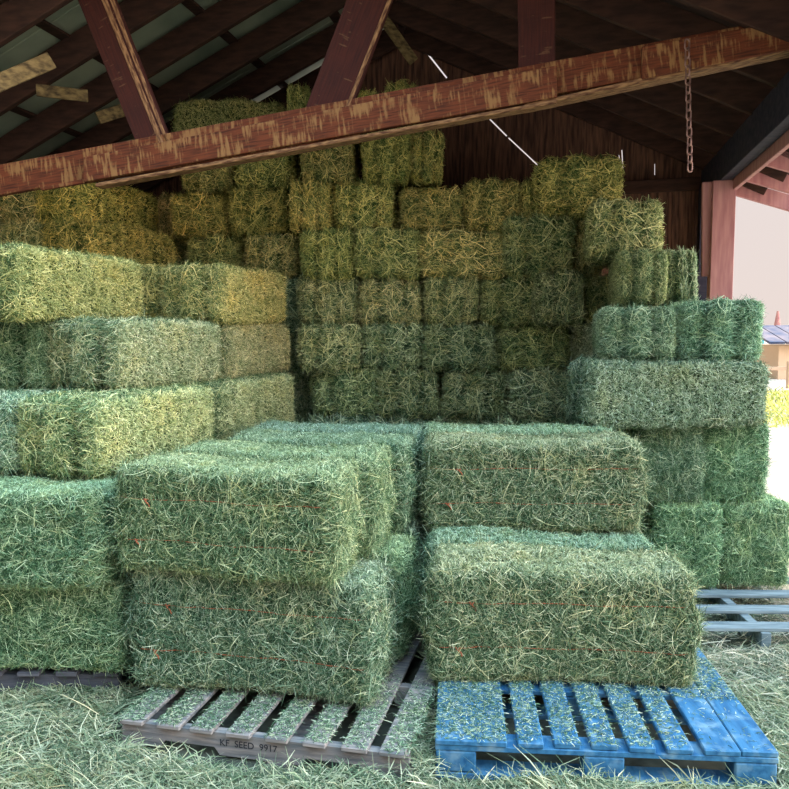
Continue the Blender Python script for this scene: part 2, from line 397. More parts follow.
# ------------------------------------------------------------------ chain
def chain():
    top = tr(687, 40, .05); bot = tr(690, 171, .05); root = empty('hanging_chain', top); tag(root, 'rusty link chain hanging from the truss chord near the open side', 'chain')
    L = .054; n = int((top - bot).length / (L * .80)); m_ = MB(); pts = []
    for k in range(20):
        a = 2 * math.pi * (k + .5) / 20; pts.append((.014 * math.cos(a), 0, (L / 2 - .014) * (1 if math.sin(a) > 0 else -1) + .014 * math.sin(a)))
    m_.tube(pts, .0042, 6, True); l0 = m_.build('chain_link', M_chain, root, True)
    d = (bot - top) / n
    for i in range(n):
        o = l0 if i == 0 else l0.copy()
        if i: COL.objects.link(o); o.parent = root
        o.location = d * (i + .5); o.rotation_euler = (0, 0, R(90) * (i % 2) + R(20))
chain()

# boards caught in the left slope
hanging_board((-8, 86), (52, 60), 4.9, .10, 'split yellowish board wedged between rafters at top left')
hanging_board((36, 90), (88, 96), 5.4, .08, 'splintered board fragment lying across the roof sheets left of centre')
hanging_board((98, 118), (130, 108), 6.0, .09, 'curled pale board stub beside the left slanting brace')
hanging_board((376, 8), (414, 62), 6.9, .10, 'pale rough brace end near the roof peak')

# ------------------------------------------------------------------ hay bales
class Noise:
    def __init__(s, seed, freqs, amp):
        r = np.random.default_rng(seed); s.k = []
        for f, a in zip(freqs, amp):
            for _ in range(5):
                v = r.normal(size=3); v = v / np.linalg.norm(v) * f * r.uniform(.7, 1.4); s.k.append((v, r.uniform(0, 6.28), a * .45))
    def __call__(s, P):
        o = np.zeros(len(P))
        for v, ph, a in s.k: o += a * np.sin(P @ v + ph)
        return o

def make_bale(name, L, W, H, kind, n_str, seed, wid=.0028, fuzz=1.0, n_stem=650, stem_w=.0024, stem_len=1.0, rough_=1.0):
    """kind 'flat': strings run over ends at two y positions; 'edge': strings run over ends at two heights."""
    rng = np.random.default_rng(seed); h = np.array([L, W, H]) / 2; r = .06 if kind == 'flat' else .045
    nz = Noise(seed, (7, 19, 48), (.010 * rough_, .006 * rough_, .0035 * rough_)); fl_ = rng.uniform(0, 6.28)
    flk = np.cumsum(rng.uniform(.07, .13, 16)); flk = flk - flk[-1] / 2
    sp = .5 * (W if kind == 'flat' else H) * .40
    gw = .030 if kind == 'flat' else .02
    def deform(P):
        inn = np.clip(P, -(h - r), h - r); d = P - inn; ln = np.linalg.norm(d, axis=1, keepdims=True); n = d / np.maximum(ln, 1e-6)
        base = inn + r * n; ax = np.abs(n)
        side = 1 - np.clip(ax[:, 0], 0, 1)
        g = np.zeros(len(P))
        for q in flk: g += np.exp(-((P[:, 0] - q) / .012) ** 2)
        disp = nz(base * 1.0) - .016 * g * side * (1 if kind == 'flat' else .55)
        c = P[:, 1] if kind == 'flat' else P[:, 2]
        wrapm = np.clip(ax[:, 0] + (ax[:, 2] if kind == 'flat' else ax[:, 1]) * .6, 0, 1)
        wig = .012 * np.sin(P[:, 2 if kind == 'flat' else 1] * 9 + fl_)
        sg = np.exp(-((c - sp + wig) / gw) ** 2) + np.exp(-((c + sp + wig) / gw) ** 2)
        disp -= sg * wrapm * (.095 if kind == 'flat' else .020)
        disp += ax[:, 0] * .02 * np.cos(c / sp * 1.2)
        return base + n * disp[:, None], n
    V, Fc, off = [], [], 0
    for a in range(3):
        b_, c_ = (a + 1) % 3, (a + 2) % 3
        for s_ in (-1, 1):
            nb, nc = max(8, int(2 * h[b_] / .022)), max(8, int(2 * h[c_] / .022))
            B, C_ = np.meshgrid(np.linspace(-h[b_], h[b_], nb), np.linspace(-h[c_], h[c_], nc)); P = np.zeros((nb * nc, 3)); P[:, a] = s_ * h[a]; P[:, b_] = B.ravel(); P[:, c_] = C_.ravel()
            D_, _ = deform(P); V.append(D_)
            i = np.arange(nc - 1)[:, None] * nb + np.arange(nb - 1)[None]; i = i.ravel() + off
            q = np.stack([i, i + 1, i + nb + 1, i + nb], 1); Fc.append(q if s_ > 0 else q[:, ::-1]); off += nb * nc
    coreV = np.concatenate(V) * .985; coreF = np.concatenate(Fc)
    # strands
    area = np.array([W * H, L * H, L * W]); pr = area * np.array([1.35, 1.0, 1.0]); pr = pr / pr.sum()
    ax = rng.choice(3, n_str, p=pr); sg = rng.choice([-1, 1], n_str); P = rng.uniform(-1, 1, (n_str, 3)) * h
    P[np.arange(n_str), ax] = sg * h[ax]
    root, nrm = deform(P); nrm_u = nrm
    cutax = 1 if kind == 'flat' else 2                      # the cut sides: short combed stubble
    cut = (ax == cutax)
    t = rng.normal(size=(n_str, 3)); t -= nrm_u * (t * nrm_u).sum(1, keepdims=True); t /= np.maximum(np.linalg.norm(t, axis=1, keepdims=True), 1e-6)
    lift = np.where(cut, np.where(kind == 'edge', rng.uniform(0, .5, n_str), rng.uniform(.15, 1.3, n_str)), np.abs(rng.normal(0, .38, n_str)))
    # on ends strands hang and curl
    d = t + nrm_u * lift[:, None]; d[:, 2] -= np.where(ax == 0, .45, .0); d /= np.linalg.norm(d, axis=1, keepdims=True)
    ln = np.where(cut, rng.uniform(.015, .05, n_str), rng.gamma(3.2, .017, n_str) + .015) * np.where(ax == 0, 1.25, 1)
    ln = np.minimum(ln, .20) * fuzz
    start = root - d * (ln * .45)[:, None] * (~cut)[:, None] - nrm_u * .004
    bend = rng.normal(size=(n_str, 3)) * .33; bend -= nrm_u * (bend * nrm_u).sum(1, keepdims=True) * .6; bend = bend - nrm_u * .12
    d2 = d + bend; d2 /= np.linalg.norm(d2, axis=1, keepdims=True)
    p0 = start; p1 = p0 + d * (ln * .5)[:, None]; p2 = p1 + d2 * (ln * .5)[:, None]
    lift0 = rng.uniform(0, .012, n_str)[:, None] * nrm_u; p0 = p0 + lift0 * .2; p1 = p1 + lift0 * 1.1
    wv = np.cross(d, nrm_u + rng.normal(size=(n_str, 3)) * .5); wv /= np.maximum(np.linalg.norm(wv, axis=1, keepdims=True), 1e-6)
    ww = wid * rng.uniform(.5, 1.3, n_str)[:, None] * wv
    S = np.stack([p0 - ww * .5, p0 + ww * .5, p1 - ww * .6, p1 + ww * .6, p2 - ww * .2, p2 + ww * .2], 1).reshape(-1, 3)
    bi = np.arange(n_str)[:, None] * 6 + len(coreV)
    Q = np.concatenate([bi + np.array([[0, 1, 3, 2]]), bi + np.array([[2, 3, 5, 4]])], 0)
    # long loose stems tossed over the faces
    ns = n_stem; ax = rng.choice(3, ns, p=pr); sg = rng.choice([-1, 1], ns); P = rng.uniform(-.96, .96, (ns, 3)) * h; P[np.arange(ns), ax] = sg * h[ax]
    if kind == 'flat': keep = (ax != 1) | (rng.uniform(0, 1, ns) < .12); P, ax = P[keep], ax[keep]; ns = len(P)
    root, nrm_u = deform(P); t = rng.normal(size=(ns, 3)); t -= nrm_u * (t * nrm_u).sum(1, keepdims=True); t /= np.maximum(np.linalg.norm(t, axis=1, keepdims=True), 1e-6)
    ln = np.minimum(rng.gamma(4, .017, ns) + .03, .17) * stem_len; q = []
    bow = rng.uniform(.004, .022, ns)[:, None]; sid = np.cross(t, nrm_u) * rng.normal(0, .16, ns)[:, None] * ln[:, None]
    K = 5
    for j in range(K):
        f = j / (K - 1) - .5; p = root + t * (ln * f)[:, None] + nrm_u * (bow * (1 - (2 * f) ** 2) + .002) + sid * (1 - (2 * f) ** 2)
        q.append(p)
    wv = np.cross(t, nrm_u + rng.normal(size=(ns, 3)) * .3); wv /= np.maximum(np.linalg.norm(wv, axis=1, keepdims=True), 1e-6)
    ww = stem_w * rng.uniform(.6, 1.3, ns)[:, None] * wv; V2 = np.stack([x for p in q for x in (p - ww * .5, p + ww * .5)], 1).reshape(-1, 3)
    b2 = np.arange(ns)[:, None] * (2 * K) + len(coreV) + len(S)
    Q2 = np.concatenate([b2 + np.array([[2 * j, 2 * j + 1, 2 * j + 3, 2 * j + 2]]) for j in range(K - 1)], 0)
    me = quad_mesh(name, np.concatenate([coreV, S, V2]), np.concatenate([coreF, Q, Q2]), len(coreF))
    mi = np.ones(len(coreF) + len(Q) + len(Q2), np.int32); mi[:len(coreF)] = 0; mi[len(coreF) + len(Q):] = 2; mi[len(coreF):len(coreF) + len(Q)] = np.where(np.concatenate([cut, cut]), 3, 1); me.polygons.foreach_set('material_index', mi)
    me.materials.append(M_core); me.materials.append(M_strand); me.materials.append(M_stem); me.materials.append(M_cut_lit)
    return me, (L, W, H), deform, sp

def quad_mesh(name, V, Q, ncore):
    me = bpy.data.meshes.new(name); me.vertices.add(len(V)); me.vertices.foreach_set('co', V.astype(np.float32).ravel())
    me.loops.add(len(Q) * 4); me.loops.foreach_set('vertex_index', Q.astype(np.int32).ravel())
    me.polygons.add(len(Q)); me.polygons.foreach_set('loop_start', np.arange(len(Q), dtype=np.int32) * 4)
    mi = np.ones(len(Q), np.int32); mi[:ncore] = 0; me.polygons.foreach_set('material_index', mi)
    sm = np.zeros(len(Q), bool); sm[:ncore] = True; me.polygons.foreach_set('use_smooth', sm)
    me.update(calc_edges=True); return me

EDGE = [make_bale('edge_bale', 1.06, .38, .46, 'edge', 70000, 100 + k, .0024) for k in range(3)]
FLAT = [make_bale('flat_bale', 1.0, .46, .36, 'flat', 30000, 200 + k, .0040, 1.1, 2600, .0050, 1.2, 2.1) for k in range(6)]

NEAR = [make_bale('flat_bale', 1.0, .46, .36, 'flat', 62000, 300 + k, .0026, .95, 1300, .0030, 1.0) for k in range(3)]
def twine_mesh(v, c, name='twine'):
    me, (L, W, H), deform, sp = v; pts = []; h = np.array([L, W, H]) / 2; a = 1 if False else None
    loop = []
    if c[0] == 'edge':
        z = c[1] * sp
        for x in np.linspace(-h[0], h[0], 40): loop.append((x, -h[1], z))
        for y in np.linspace(-h[1], h[1], 12)[1:-1]: loop.append((h[0], y, z))
        for x in np.linspace(h[0], -h[0], 40): loop.append((x, h[1], z))
        for y in np.linspace(h[1], -h[1], 12)[1:-1]: loop.append((-h[0], y, z))
    P, n = deform(np.array(loop)); ph = c[1] * 2
    P = P + n * .0075; P[:, 2] += .003 * np.sin(np.arange(len(P)) * .35 + ph)
    mb = MB(); mb.tube([tuple(p) for p in P], .0019, 5, True)
    kb = MB(); k = P[6 if c[1] > 0 else 4]; kb.tube([tuple(k + np.array(q)) for q in ((-.012, -.004, .006), (-.004, -.012, -.004), (.006, -.014, .006), (.0, -.016, -.004), (.012, -.012, -.016), (.016, -.010, -.030))], .0026, 5)
    kn = bpy.data.meshes.new('knot'); kb.bm.to_mesh(kn); kb.bm.free(); kn.materials.append(M_twine); 
    me_ = bpy.data.meshes.new(name); mb.bm.to_mesh(me_); mb.bm.free(); me_.materials.append(M_twine); return me_, kn
TW = [[twine_mesh(v, ('edge', s_)) for s_ in (-1, 1)] for v in EDGE]

GREEN = (.86, 1.04, .90); TEAL = (.80, 1.05, 1.0); BRIGHT = (1.05, 1.12, .90); YEL = (1.22, 1.12, .60); OLIVE = (1.05, .98, .55); GOLD = (1.35, 1.10, .40); BROWN = (1.18, .92, .50)
cnt = [0]
def bale(kind, center, dims, rz, tint, label, group, twine=False, tilt=0):
    i = cnt[0]; cnt[0] += 1; rg = random.Random(i * 13 + 1)
    pool = EDGE if kind == 'edge' else (NEAR if center[1] < 5.6 else FLAT); k = rg.randrange(len(pool)); me, (L, W, H), _, _ = pool[k]
    o = bpy.data.objects.new('hay_bale', me); COL.objects.link(o)
    o.location = center; o.rotation_euler = (R(rg.uniform(-1, 1) * .6), R(tilt + rg.uniform(-.5, .5)), rz + (math.pi if rg.random() < .5 and not twine else 0))
    o.scale = (dims[0] / L, dims[1] / W, dims[2] / H)
    j = rg.uniform(.86, 1.14); o.color = (tint[0] * j * rg.uniform(.93, 1.09), tint[1] * j, tint[2] * j * rg.uniform(.85, 1.12), 1)
    tag(o, label, 'hay bale', group)
    if twine:
        for q, kn in TW[k]:
            t_ = bpy.data.objects.new('twine', q); COL.objects.link(t_); t_.parent = o; tag(t_, 'thin orange baling twine')
            kk = bpy.data.objects.new('knot', kn); COL.objects.link(kk); kk.parent = t_
    return o
GAP = .006
def front_bale(pl, pr_, D, z0, z1, depth, ang, tint, label, group, kind='edge', twine=True, X=None):
    """long side towards the viewer; left/right picture columns at its front face"""
    zc = (z0 + z1) / 2; xl, xr = (pX(pl, D, zc), pX(pr_, D, zc)) if X is None else X
    L = (xr - xl); a = R(ang); c = Vector(((xl + xr) / 2, D, zc)) + Vector((-math.sin(a), math.cos(a), 0)) * depth / 2
    return bale(kind, c, (L, depth - GAP, z1 - z0 - GAP), a, tint, label, group, twine)
def end_bale(pl, pr_, D, z0, z1, tint, label, group, length=.98, kind='flat', yaw=0, twine=False):
    zc = (z0 + z1) / 2; xl, xr = pX(pl, D, zc), pX(pr_, D, zc); a = R(yaw)
    c = Vector(((xl + xr) / 2, D, zc)) + Vector((math.sin(a), math.cos(a), 0)) * length / 2
    return bale(kind, c, (length, xr - xl - .022, z1 - z0 - GAP), R(90) - a, tint, label, group, twine)
LA = 16.0
def side_bale(P, z0, z1, k, tint, label, group, L=1.06, W=.45, ang=LA):
    """bale of the left stack: its right long side starts at P and runs back to the right; k-th bale to the left"""
    a = R(ang); f = Vector((math.sin(a), math.cos(a), 0)); l = Vector((-math.cos(a), math.sin(a), 0))
    c = Vector((P[0], P[1], 0)) + f * L / 2 + l * (W * (k + .5) + .01 * k); c.z = (z0 + z1) / 2
    return bale('flat', c, (L, W - GAP, z1 - z0 - GAP), R(90) - a, tint, label, group)

# --- right front stack on the blue pallet
G = 'bales on the blue pallet'
front_bale(432, 694, 3.17, .15, .635, .375, -4, (1.0, 1.06, .85), 'front green bale lying on the blue pallet, two orange twines across it', G)
front_bale(0, 0, 3.60, .15, .63, .375, -3, TEAL, 'bale whose pale top shows behind the front bale on the blue pallet', G, X=(.16, 1.22))
front_bale(426, 642, 3.80, .64, 1.075, .38, -2, (.98, 1.0, .80), 'upper green bale with orange twines, behind and above the blue pallet bale', G)
front_bale(0, 0, 4.19, .64, 1.075, .36, -1, TEAL, 'bale behind the upper twined bale, only its flat top showing', G, X=(.16, 1.18))
front_bale(0, 0, 4.0, .03, .63, .375, -1, GREEN, 'buried bale carrying the upper centre bale', G, X=(.16, 1.2), twine=False)

# --- centre-left front stack on the grey pallet, turned with the barn
def turned(corner, L, z0, z1, depth, tint, label, ang=-12, twine=True):
    a = R(ang); f = Vector((math.cos(a), math.sin(a), 0)); n = Vector((-math.sin(a), math.cos(a), 0))
    c = Vector((corner[0], corner[1], 0)) - f * L / 2 + n * depth / 2; c.z = (z0 + z1) / 2
    return bale('edge', c, (L, depth - GAP, z1 - z0 - GAP), a, tint, label, 'bales on the grey pallet', twine)
turned((-.085, 3.00), 1.03, .14, .63, .38, (.82, 1.0, .82), 'lower front bale sitting on the grey pallet boards')
turned((.035, 3.43), 1.05, .14, .63, .38, GREEN, 'low bale whose end shows between the grey and blue pallet stacks')
turned((.10, 3.84), 1.05, .14, .63, .38, GREEN, 'third low bale back on the grey pallet, mostly buried')
turned((-.225, 2.96), .93, .64, 1.07, .375, (.86, 1.0, .78), 'upper front bale with faint orange twine above the grey pallet')
turned((-.09, 3.37), .96, .64, 1.07, .375, (.92, 1.0, .80), 'second upper bale of the grey pallet stack, its bright end beside a narrow gap')
turned((.055, 3.78), .96, .64, 1.07, .375, TEAL, 'third upper bale of the grey pallet stack, bright end touching the centre bale')
turned((.115, 4.18), .98, .64, 1.07, .375, TEAL, 'rearmost flat-topped bale of the grey pallet stack')

# --- left stack
G = 'bales of the left stack'
front_bale(0, 0, 3.26, .16, .55, .42, 0, GREEN, 'bottom left bale at the frame edge, lowest of the left stack', G, X=(-2.22, -1.155), twine=False)
front_bale(0, 0, 3.19, .555, .95, .42, -1, GREEN, 'second bale up at the far left, long face forward under the tangled ends', G, X=(-2.24, -1.20), twine=False)
side_bale((-1.31, 3.46), .955, 1.31, 0, (1.0, 1.1, .85), 'large bright bale corner at left, pale side facing right, above the long-faced bales', G)
side_bale((-1.31, 3.46), .955, 1.31, 1, GREEN, 'bale end at the left frame edge, third tier up', G)
side_bale((-1.00, 4.56), .955, 1.31, 0, BRIGHT, 'short-looking pale bale side behind the large bright corner bale, third tier', G)
side_bale((-1.37, 3.95), 1.315, 1.67, 0, BRIGHT, 'big pale green bale side in the fourth tier of the left stack', G)
side_bale((-1.37, 3.95), 1.315, 1.67, 1, GREEN, 'tangled bale end beside the big pale side, fourth tier of the left stack', G)
side_bale((-1.37, 3.95), 1.315, 1.67, 2, GREEN, 'tangled bale end cut by the left frame edge, fourth tier', G)
side_bale((-1.06, 5.06), 1.315, 1.67, 0, (1.14, 1.08, .86), 'straw-tinted bale side right of the big pale one, fourth tier', G, L=.98)
side_bale((-1.80, 3.80), 1.675, 2.03, 0, YEL, 'bright yellow bale side high in the left stack', G, L=1.06)
side_bale((-1.80, 3.80), 1.675, 2.03, 1, OLIVE, 'dark bale end left of the bright yellow bale side', G)
side_bale((-1.07, 4.95), 1.675, 2.03, 0, YEL, 'yellow-green bale with shaded end and lit side, right of the bright yellow bale', G, L=1.0)
side_bale((-1.07, 4.95), 1.675, 2.03, 1, OLIVE, 'shaded bale end just right of the bright yellow bale side', G, L=1.0)
side_bale((-1.07, 4.95), 1.675, 2.03, 2, OLIVE, 'bale tucked behind the bright yellow bale', G, L=1.0)
side_bale((-2.06, 5.50), 2.035, 2.385, 0, GOLD, 'golden bale side below the topmost golden bale', G, L=1.04)
side_bale((-2.06, 5.50), 2.035, 2.385, 1, OLIVE, 'dark bale end under the truss chord, left of the lower golden bale', G, L=1.0)
side_bale((-2.06, 5.50), 2.035, 2.385, 2, OLIVE, 'dark bale end under the truss chord at the left frame edge', G, L=1.0)
side_bale((-2.32, 6.02), 2.39, 2.745, 0, GOLD, 'topmost golden bale side under the truss chord at left', G, L=.98)
side_bale((-2.32, 6.02), 2.39, 2.745, 1, BROWN, 'dark brown bale end beside the topmost golden bale', G, L=.98)
side_bale((-2.32, 6.02), 2.39, 2.745, 2, BROWN, 'dark brown bale end highest at the left frame edge', G, L=.98)
H_ = 'bales buried inside the stacks'; HL = 'buried bale deep inside the stacks'
def hid(x0, x1, y0, y1, z0, z1):
    lx, ly = x1 - x0, y1 - y0
    if lx > ly: bale('flat', ((x0 + x1) / 2, (y0 + y1) / 2, (z0 + z1) / 2), (lx - .01, ly - .01, z1 - z0 - .006), 0, GREEN, HL, H_)
    else: bale('flat', ((x0 + x1) / 2, (y0 + y1) / 2, (z0 + z1) / 2), (ly - .01, lx - .01, z1 - z0 - .006), R(90), GREEN, HL, H_)
for (a_, c_) in ((3.70, 4.25), (4.27, 4.80)):
    hid(-2.24, -1.16, a_, c_, .01, .48); hid(-2.24, -1.16, a_, c_, .485, .95)
for (a_, c_) in ((4.85, 5.40), (5.42, 5.97)):
    for z_ in ((.01, .48), (.485, .95)): hid(-1.95, -.85, a_, c_, *z_)
for x_ in (-2.9, -2.4, -1.92): 
    for z_ in ((.96, 1.31), (1.315, 1.67)): 
        if x_ > -2.0 and z_[0] > 1.3: continue
        hid(x_, x_ + .46, 5.25, 6.25, *z_)
for x_ in (-3.1, -2.6, -2.1): hid(x_, x_ + .48, 6.3, 7.2, .01, .65); hid(x_, x_ + .48, 6.3, 7.2, .66, 1.34); hid(x_, x_ + .48, 6.3, 7.2, 1.345, 2.03)

# --- back wall of bale ends, tier by tier
TZ = [.955, 1.313, 1.67, 2.03, 2.385, 2.745, 3.10, 3.45]
names_ = ['bottom', 'second', 'third', 'fourth', 'fifth', 'sixth', 'top']
ordn = ['first', 'second', 'third', 'fourth', 'fifth', 'sixth', 'seventh', 'eighth', 'ninth']
MIXG = [(1.16, 1.34, 1.14), (1.16, 1.30, 1.02), (1.14, 1.18, .82), (1.20, 1.12, .62), (1.24, 1.05, .50), (1.15, 1.0, .48), (1.05, .98, .52)]
ROWS = [
  [(313, 377), (378, 441), (442, 508), (509, 578)],
  [(300, 362), (363, 424), (425, 497), (498, 572)],
  [(300, 359), (361, 422), (424, 480), (482, 539)],
  [(186, 243), (245, 299), (301, 355), (357, 421), (423, 506)],
  [(168, 226), (228, 286), (288, 332), (334, 397), (399, 465), (467, 519), (521, 556)],
  [(180, 230), (232, 290), (300, 352), (362, 409), (410, 444)],
  [(286, 312), (345, 382), (384, 421)]]
for r_, row in enumerate(ROWS):
    for k, (a_, c_) in enumerate(row):
        rg = random.Random(r_ * 31 + k * 7); D = 6.02 + rg.uniform(-.03, .13) + (.30 if c_ < 300 else 0)
        wpx = c_ - a_; kind = 'edge' if False else 'flat'; a_ += rg.uniform(-1, 3); c_ -= rg.uniform(-1, 3)
        desc = ['teal green', 'green', 'olive green', 'olive', 'yellowish', 'brownish', 'dark olive'][r_]
        end_bale(a_, c_, D, TZ[r_], TZ[r_ + 1] - rg.uniform(.0, .03), MIXG[r_], '%s bale end, %s from the left in the %s tier of the back stack' % (desc, ordn[k], names_[r_]), 'bale ends of the back stack, %s tier' % names_[r_], yaw=rg.uniform(-3, 3))
end_bale(507, 575, 5.92, 2.03, 2.465, (1.02, 1.02, .62), 'tall olive bale end under the right corner of the upper tier', 'bale ends of the back stack, fourth tier')
end_bale(541, 587, 5.72, 1.67, 2.03, (.95, 1.05, .75), 'bale end hanging over the dark square hole', 'bale ends of the back stack, third tier')
front_bale(172, 284, 6.45, 3.10, 3.44, .46, 0, (1.0, .92, .5), 'long dark bale lying sideways above the chord, tucked under the left slope', 'bale ends of the back stack, top tier', kind='flat', twine=False)
end_bale(158, 190, 6.75, 2.39, 2.74, BROWN, 'dark narrow bale end in the shade right of the topmost golden bale', 'bale ends of the back stack, fifth tier', length=.8)
end_bale(160, 192, 6.75, 2.035, 2.385, (.9, .85, .5), 'dark narrow bale end in the shade right of the lower golden bale', 'bale ends of the back stack, fourth tier', length=.8)
# columns beneath what the front stacks hide
xs = [-1.62, -1.12, -.66, -.20, .28, .80]
for i, x_ in enumerate(xs):
    x2 = xs[i + 1] if i + 1 < len(xs) else 1.33
    for z_ in ((.01, .48), (.485, .95)): hid(x_, x2, 6.35 if x_ < -.7 else 6.05, 7.2 if x_ < -.7 else 7.0, *z_)
    if x_ < -1: 
        for z_ in ((.955, 1.31), (1.315, 1.67), (1.675, 2.03)): hid(x_, x2 if x2 > -1 else x2, 6.35, 7.25, *z_)
hid(-1.12, -.74, 6.35, 7.2, .955, 1.48); hid(-1.12, -.74, 6.35, 7.2, 1.485, 2.03)
# --- right stack
G = 'bales of the right stack'
front_bale(586, 771, 4.40, 1.085, 1.44, .45, 0, (.90, 1.08, .92), 'long green bale lying lengthwise across the right stack', G, kind='flat', twine=False)
hid(pX(600, 4.9, 1.2), pX(771, 4.4, 1.2), 4.87, 5.4, 1.085, 1.44)
for (a_, c_, lab) in ((655, 721, 'lowest bale end on the bleached slat pallet, left one'), (723, 790, 'lowest bale end on the bleached slat pallet, at the right frame edge')):
    end_bale(a_, c_, 4.47, .14, .62, (.84, 1.08, .92), lab, G, kind='edge', yaw=8)
for (a_, c_, lab) in ((640, 702, 'bale end on edge under the long bale, left one'), (704, 769, 'bale end on edge under the long bale, right one')):
    end_bale(a_, c_, 4.50, .625, 1.082, (.84, 1.08, .92), lab, G, kind='edge', yaw=8)
end_bale(601, 674, 4.56, 1.445, 1.745, (.9, 1.08, .88), 'bale end on the long bale, beside the dark square hole', G, yaw=12)
end_bale(682, 760, 4.52, 1.445, 1.785, (.80, 1.08, .98), 'rounded bluish green bale at the far right on top of the long bale', G, yaw=12)
end_bale(618, 668, 4.96, 1.79, 2.115, (.95, 1.05, .80), 'bale end of the right steps beside the taller rear one', G, yaw=12)
end_bale(665, 699, 5.32, 1.79, 2.15, (.9, 1.05, .86), 'narrow bale end set back at the right steps below the girt', G, yaw=12)
end_bale(592, 660, 5.32, 2.12, 2.47, (.98, 1.08, .74), 'bale end near the top of the right steps, lit on its right edge', G, yaw=12)
end_bale(542, 617, 5.82, 2.48, 2.84, (1.22, 1.12, .55), 'topmost yellow bale end of the right steps against the gable wall', G, yaw=9)
end_bale(578, 606, 6.0, 2.035, 2.465, OLIVE, 'narrow shaded olive bale end deep in the cleft under the topmost yellow bale', G)
end_bale(586, 632, 6.0, 1.67, 2.03, (.9, 1.0, .7), 'shaded bale end deep in the cleft above the dark hole', G)
hid(1.42, 1.95, 5.6, 6.5, .01, .6); hid(1.42, 1.95, 5.6, 6.5, .605, 1.2); hid(1.42, 1.95, 5.6, 6.5, 1.205, 1.665)

# ------------------------------------------------------------------ pallets
def pallet_stringer(name, loc, rz, Wd, Dp, boards, bw, m, ms, label, txt=None, along='y', h=.13, slant=0):
    root = empty(name, loc, rz); tag(root, label, 'pallet')
    # stringers run along x; deck boards run along y
    for k, y in enumerate((.02, Dp / 2, Dp - .02)):
        mb = bmesh.new(); prof = [(-Wd / 2, 0), (-Wd * .36, 0), (-Wd * .34, .03), (-Wd * .16, .03), (-Wd * .14, 0), (Wd * .14, 0), (Wd * .16, .03), (Wd * .34, .03), (Wd * .36, 0), (Wd / 2, 0), (Wd / 2, .088), (-Wd / 2, .088)]
        f = [mb.verts.new((x, y - .02, z + .016)) for x, z in prof]; b2 = [mb.verts.new((x, y + .02, z + .016)) for x, z in prof]; n = len(prof)
        mb.faces.new(f); mb.faces.new(b2[::-1])
        for i in range(n): mb.faces.new((f[i], b2[i], b2[(i + 1) % n], f[(i + 1) % n]))
        bmesh.ops.recalc_face_normals(mb, faces=mb.faces); me = bpy.data.meshes.new('stringer'); mb.to_mesh(me); mb.free(); link('stringer', me, ms, root)
    rg = random.Random(5)
    for i in range(boards):
        x = -Wd / 2 + bw / 2 + (Wd - bw) * i / (boards - 1); q = MB(); q.box((x + rg.uniform(-.008, .008), Dp / 2 - .0, .104 + .009), (bw * rg.uniform(.92, 1.05), Dp + .05, .018), Matrix.Rotation(R(rg.uniform(-.6, .6)), 3, 'Z')); q.build('deck_board', m, root)
    for i in (0, boards // 2, boards - 1):
        x = -Wd / 2 + bw / 2 + (Wd - bw) * i / (boards - 1); q = MB(); q.box((x, Dp / 2, .008), (bw, Dp, .015)); q.build('bottom_board', ms, root)
    return root
pg = pallet_stringer('grey_pallet', (-.505, 2.83, 0), R(-13), 1.14, 1.1, 8, .094, M_grey, M_grey, 'weathered grey wooden pallet strewn with hay under the centre-left stack')
cu = bpy.data.curves.new('stamp', 'FONT'); cu.body = 'KF  SEED  9917'; cu.size = .036; cu.extrude = .0006
to = bpy.data.objects.new('stamp', cu); COL.objects.link(to); dg = bpy.context.evaluated_depsgraph_get()
me = bpy.data.meshes.new_from_object(to.evaluated_get(dg)); bpy.data.objects.remove(to)
to = link('stamped_lettering', me, M_ink, pg); to.location = (-.16, -.0015, .056); to.rotation_euler = (R(90), 0, 0); tag(to, 'faint black stamped lettering')

def blue_pallet():
    Wd, Dp = 1.2, 1.02; root = empty('blue_pallet', at_z(436, 782, 0) + Vector((0, 0, 0)), R(-4.5)); tag(root, 'worn bright blue block pallet under the right front bales', 'pallet')
    root.location = (.745, 2.69, 0); X0 = -Wd / 2
    edges = [(0, .258), (.295, .093), (.425, .093), (.556, .093), (.686, .093), (.816, .093), (.946, .125), (1.074, .126)]
    rg = random.Random(2)
    for i, (x, wd) in enumerate(edges):
        q = MB(); q.box((X0 + x + wd / 2, Dp / 2, .139), (wd, Dp + rg.uniform(-.01, .01), .022), None, .004); q.build('deck_board', M_blue, root)
    for y in (.05, Dp / 2, Dp - .05):
        q = MB(); q.box((0, y, .117), (Wd, .098, .021)); q.build('lead_board', M_blue, root)
        for x in (-Wd / 2 + .075, 0, Wd / 2 - .075):
            q = MB(); q.box((x, y, .065), (.145, .096, .08), None, .006); q.build('block', M_blue, root)
        q = MB(); q.box((0, y, .013), (Wd, .098, .022)); q.build('bottom_board', M_blue, root)
def at_z(px, py, z):
    r = ray(px, py); return Vector((0, 0, CAM_H)) + r * ((z - CAM_H) / r.z)
blue_pallet()

def slat_pallet():
    root = empty('slat_pallet', (1.98, 3.86, 0), R(-1)); tag(root, 'bleached pale pallet of long slats under the right stack', 'pallet')
    for k in range(4):
        q = MB(); q.box((0, .03 + k * .25, .121), (1.25, .092, .02)); q.build('slat', M_pale, root)
    for x in (-.6, -.12, .60):
        q = MB(); q.box((x, .43, .06), (.05, .92, .10)); q.build('stringer', M_pale, root)
slat_pallet()
pl = pallet_stringer('shaded_pallet', (-1.75, 3.32, 0), R(0), 1.1, .9, 7, .1, M_greyshade, M_greyshade, 'shade-darkened pallet mostly hidden under the bottom left bales', h=.13)
pl.scale = (1, 1, 1.22)

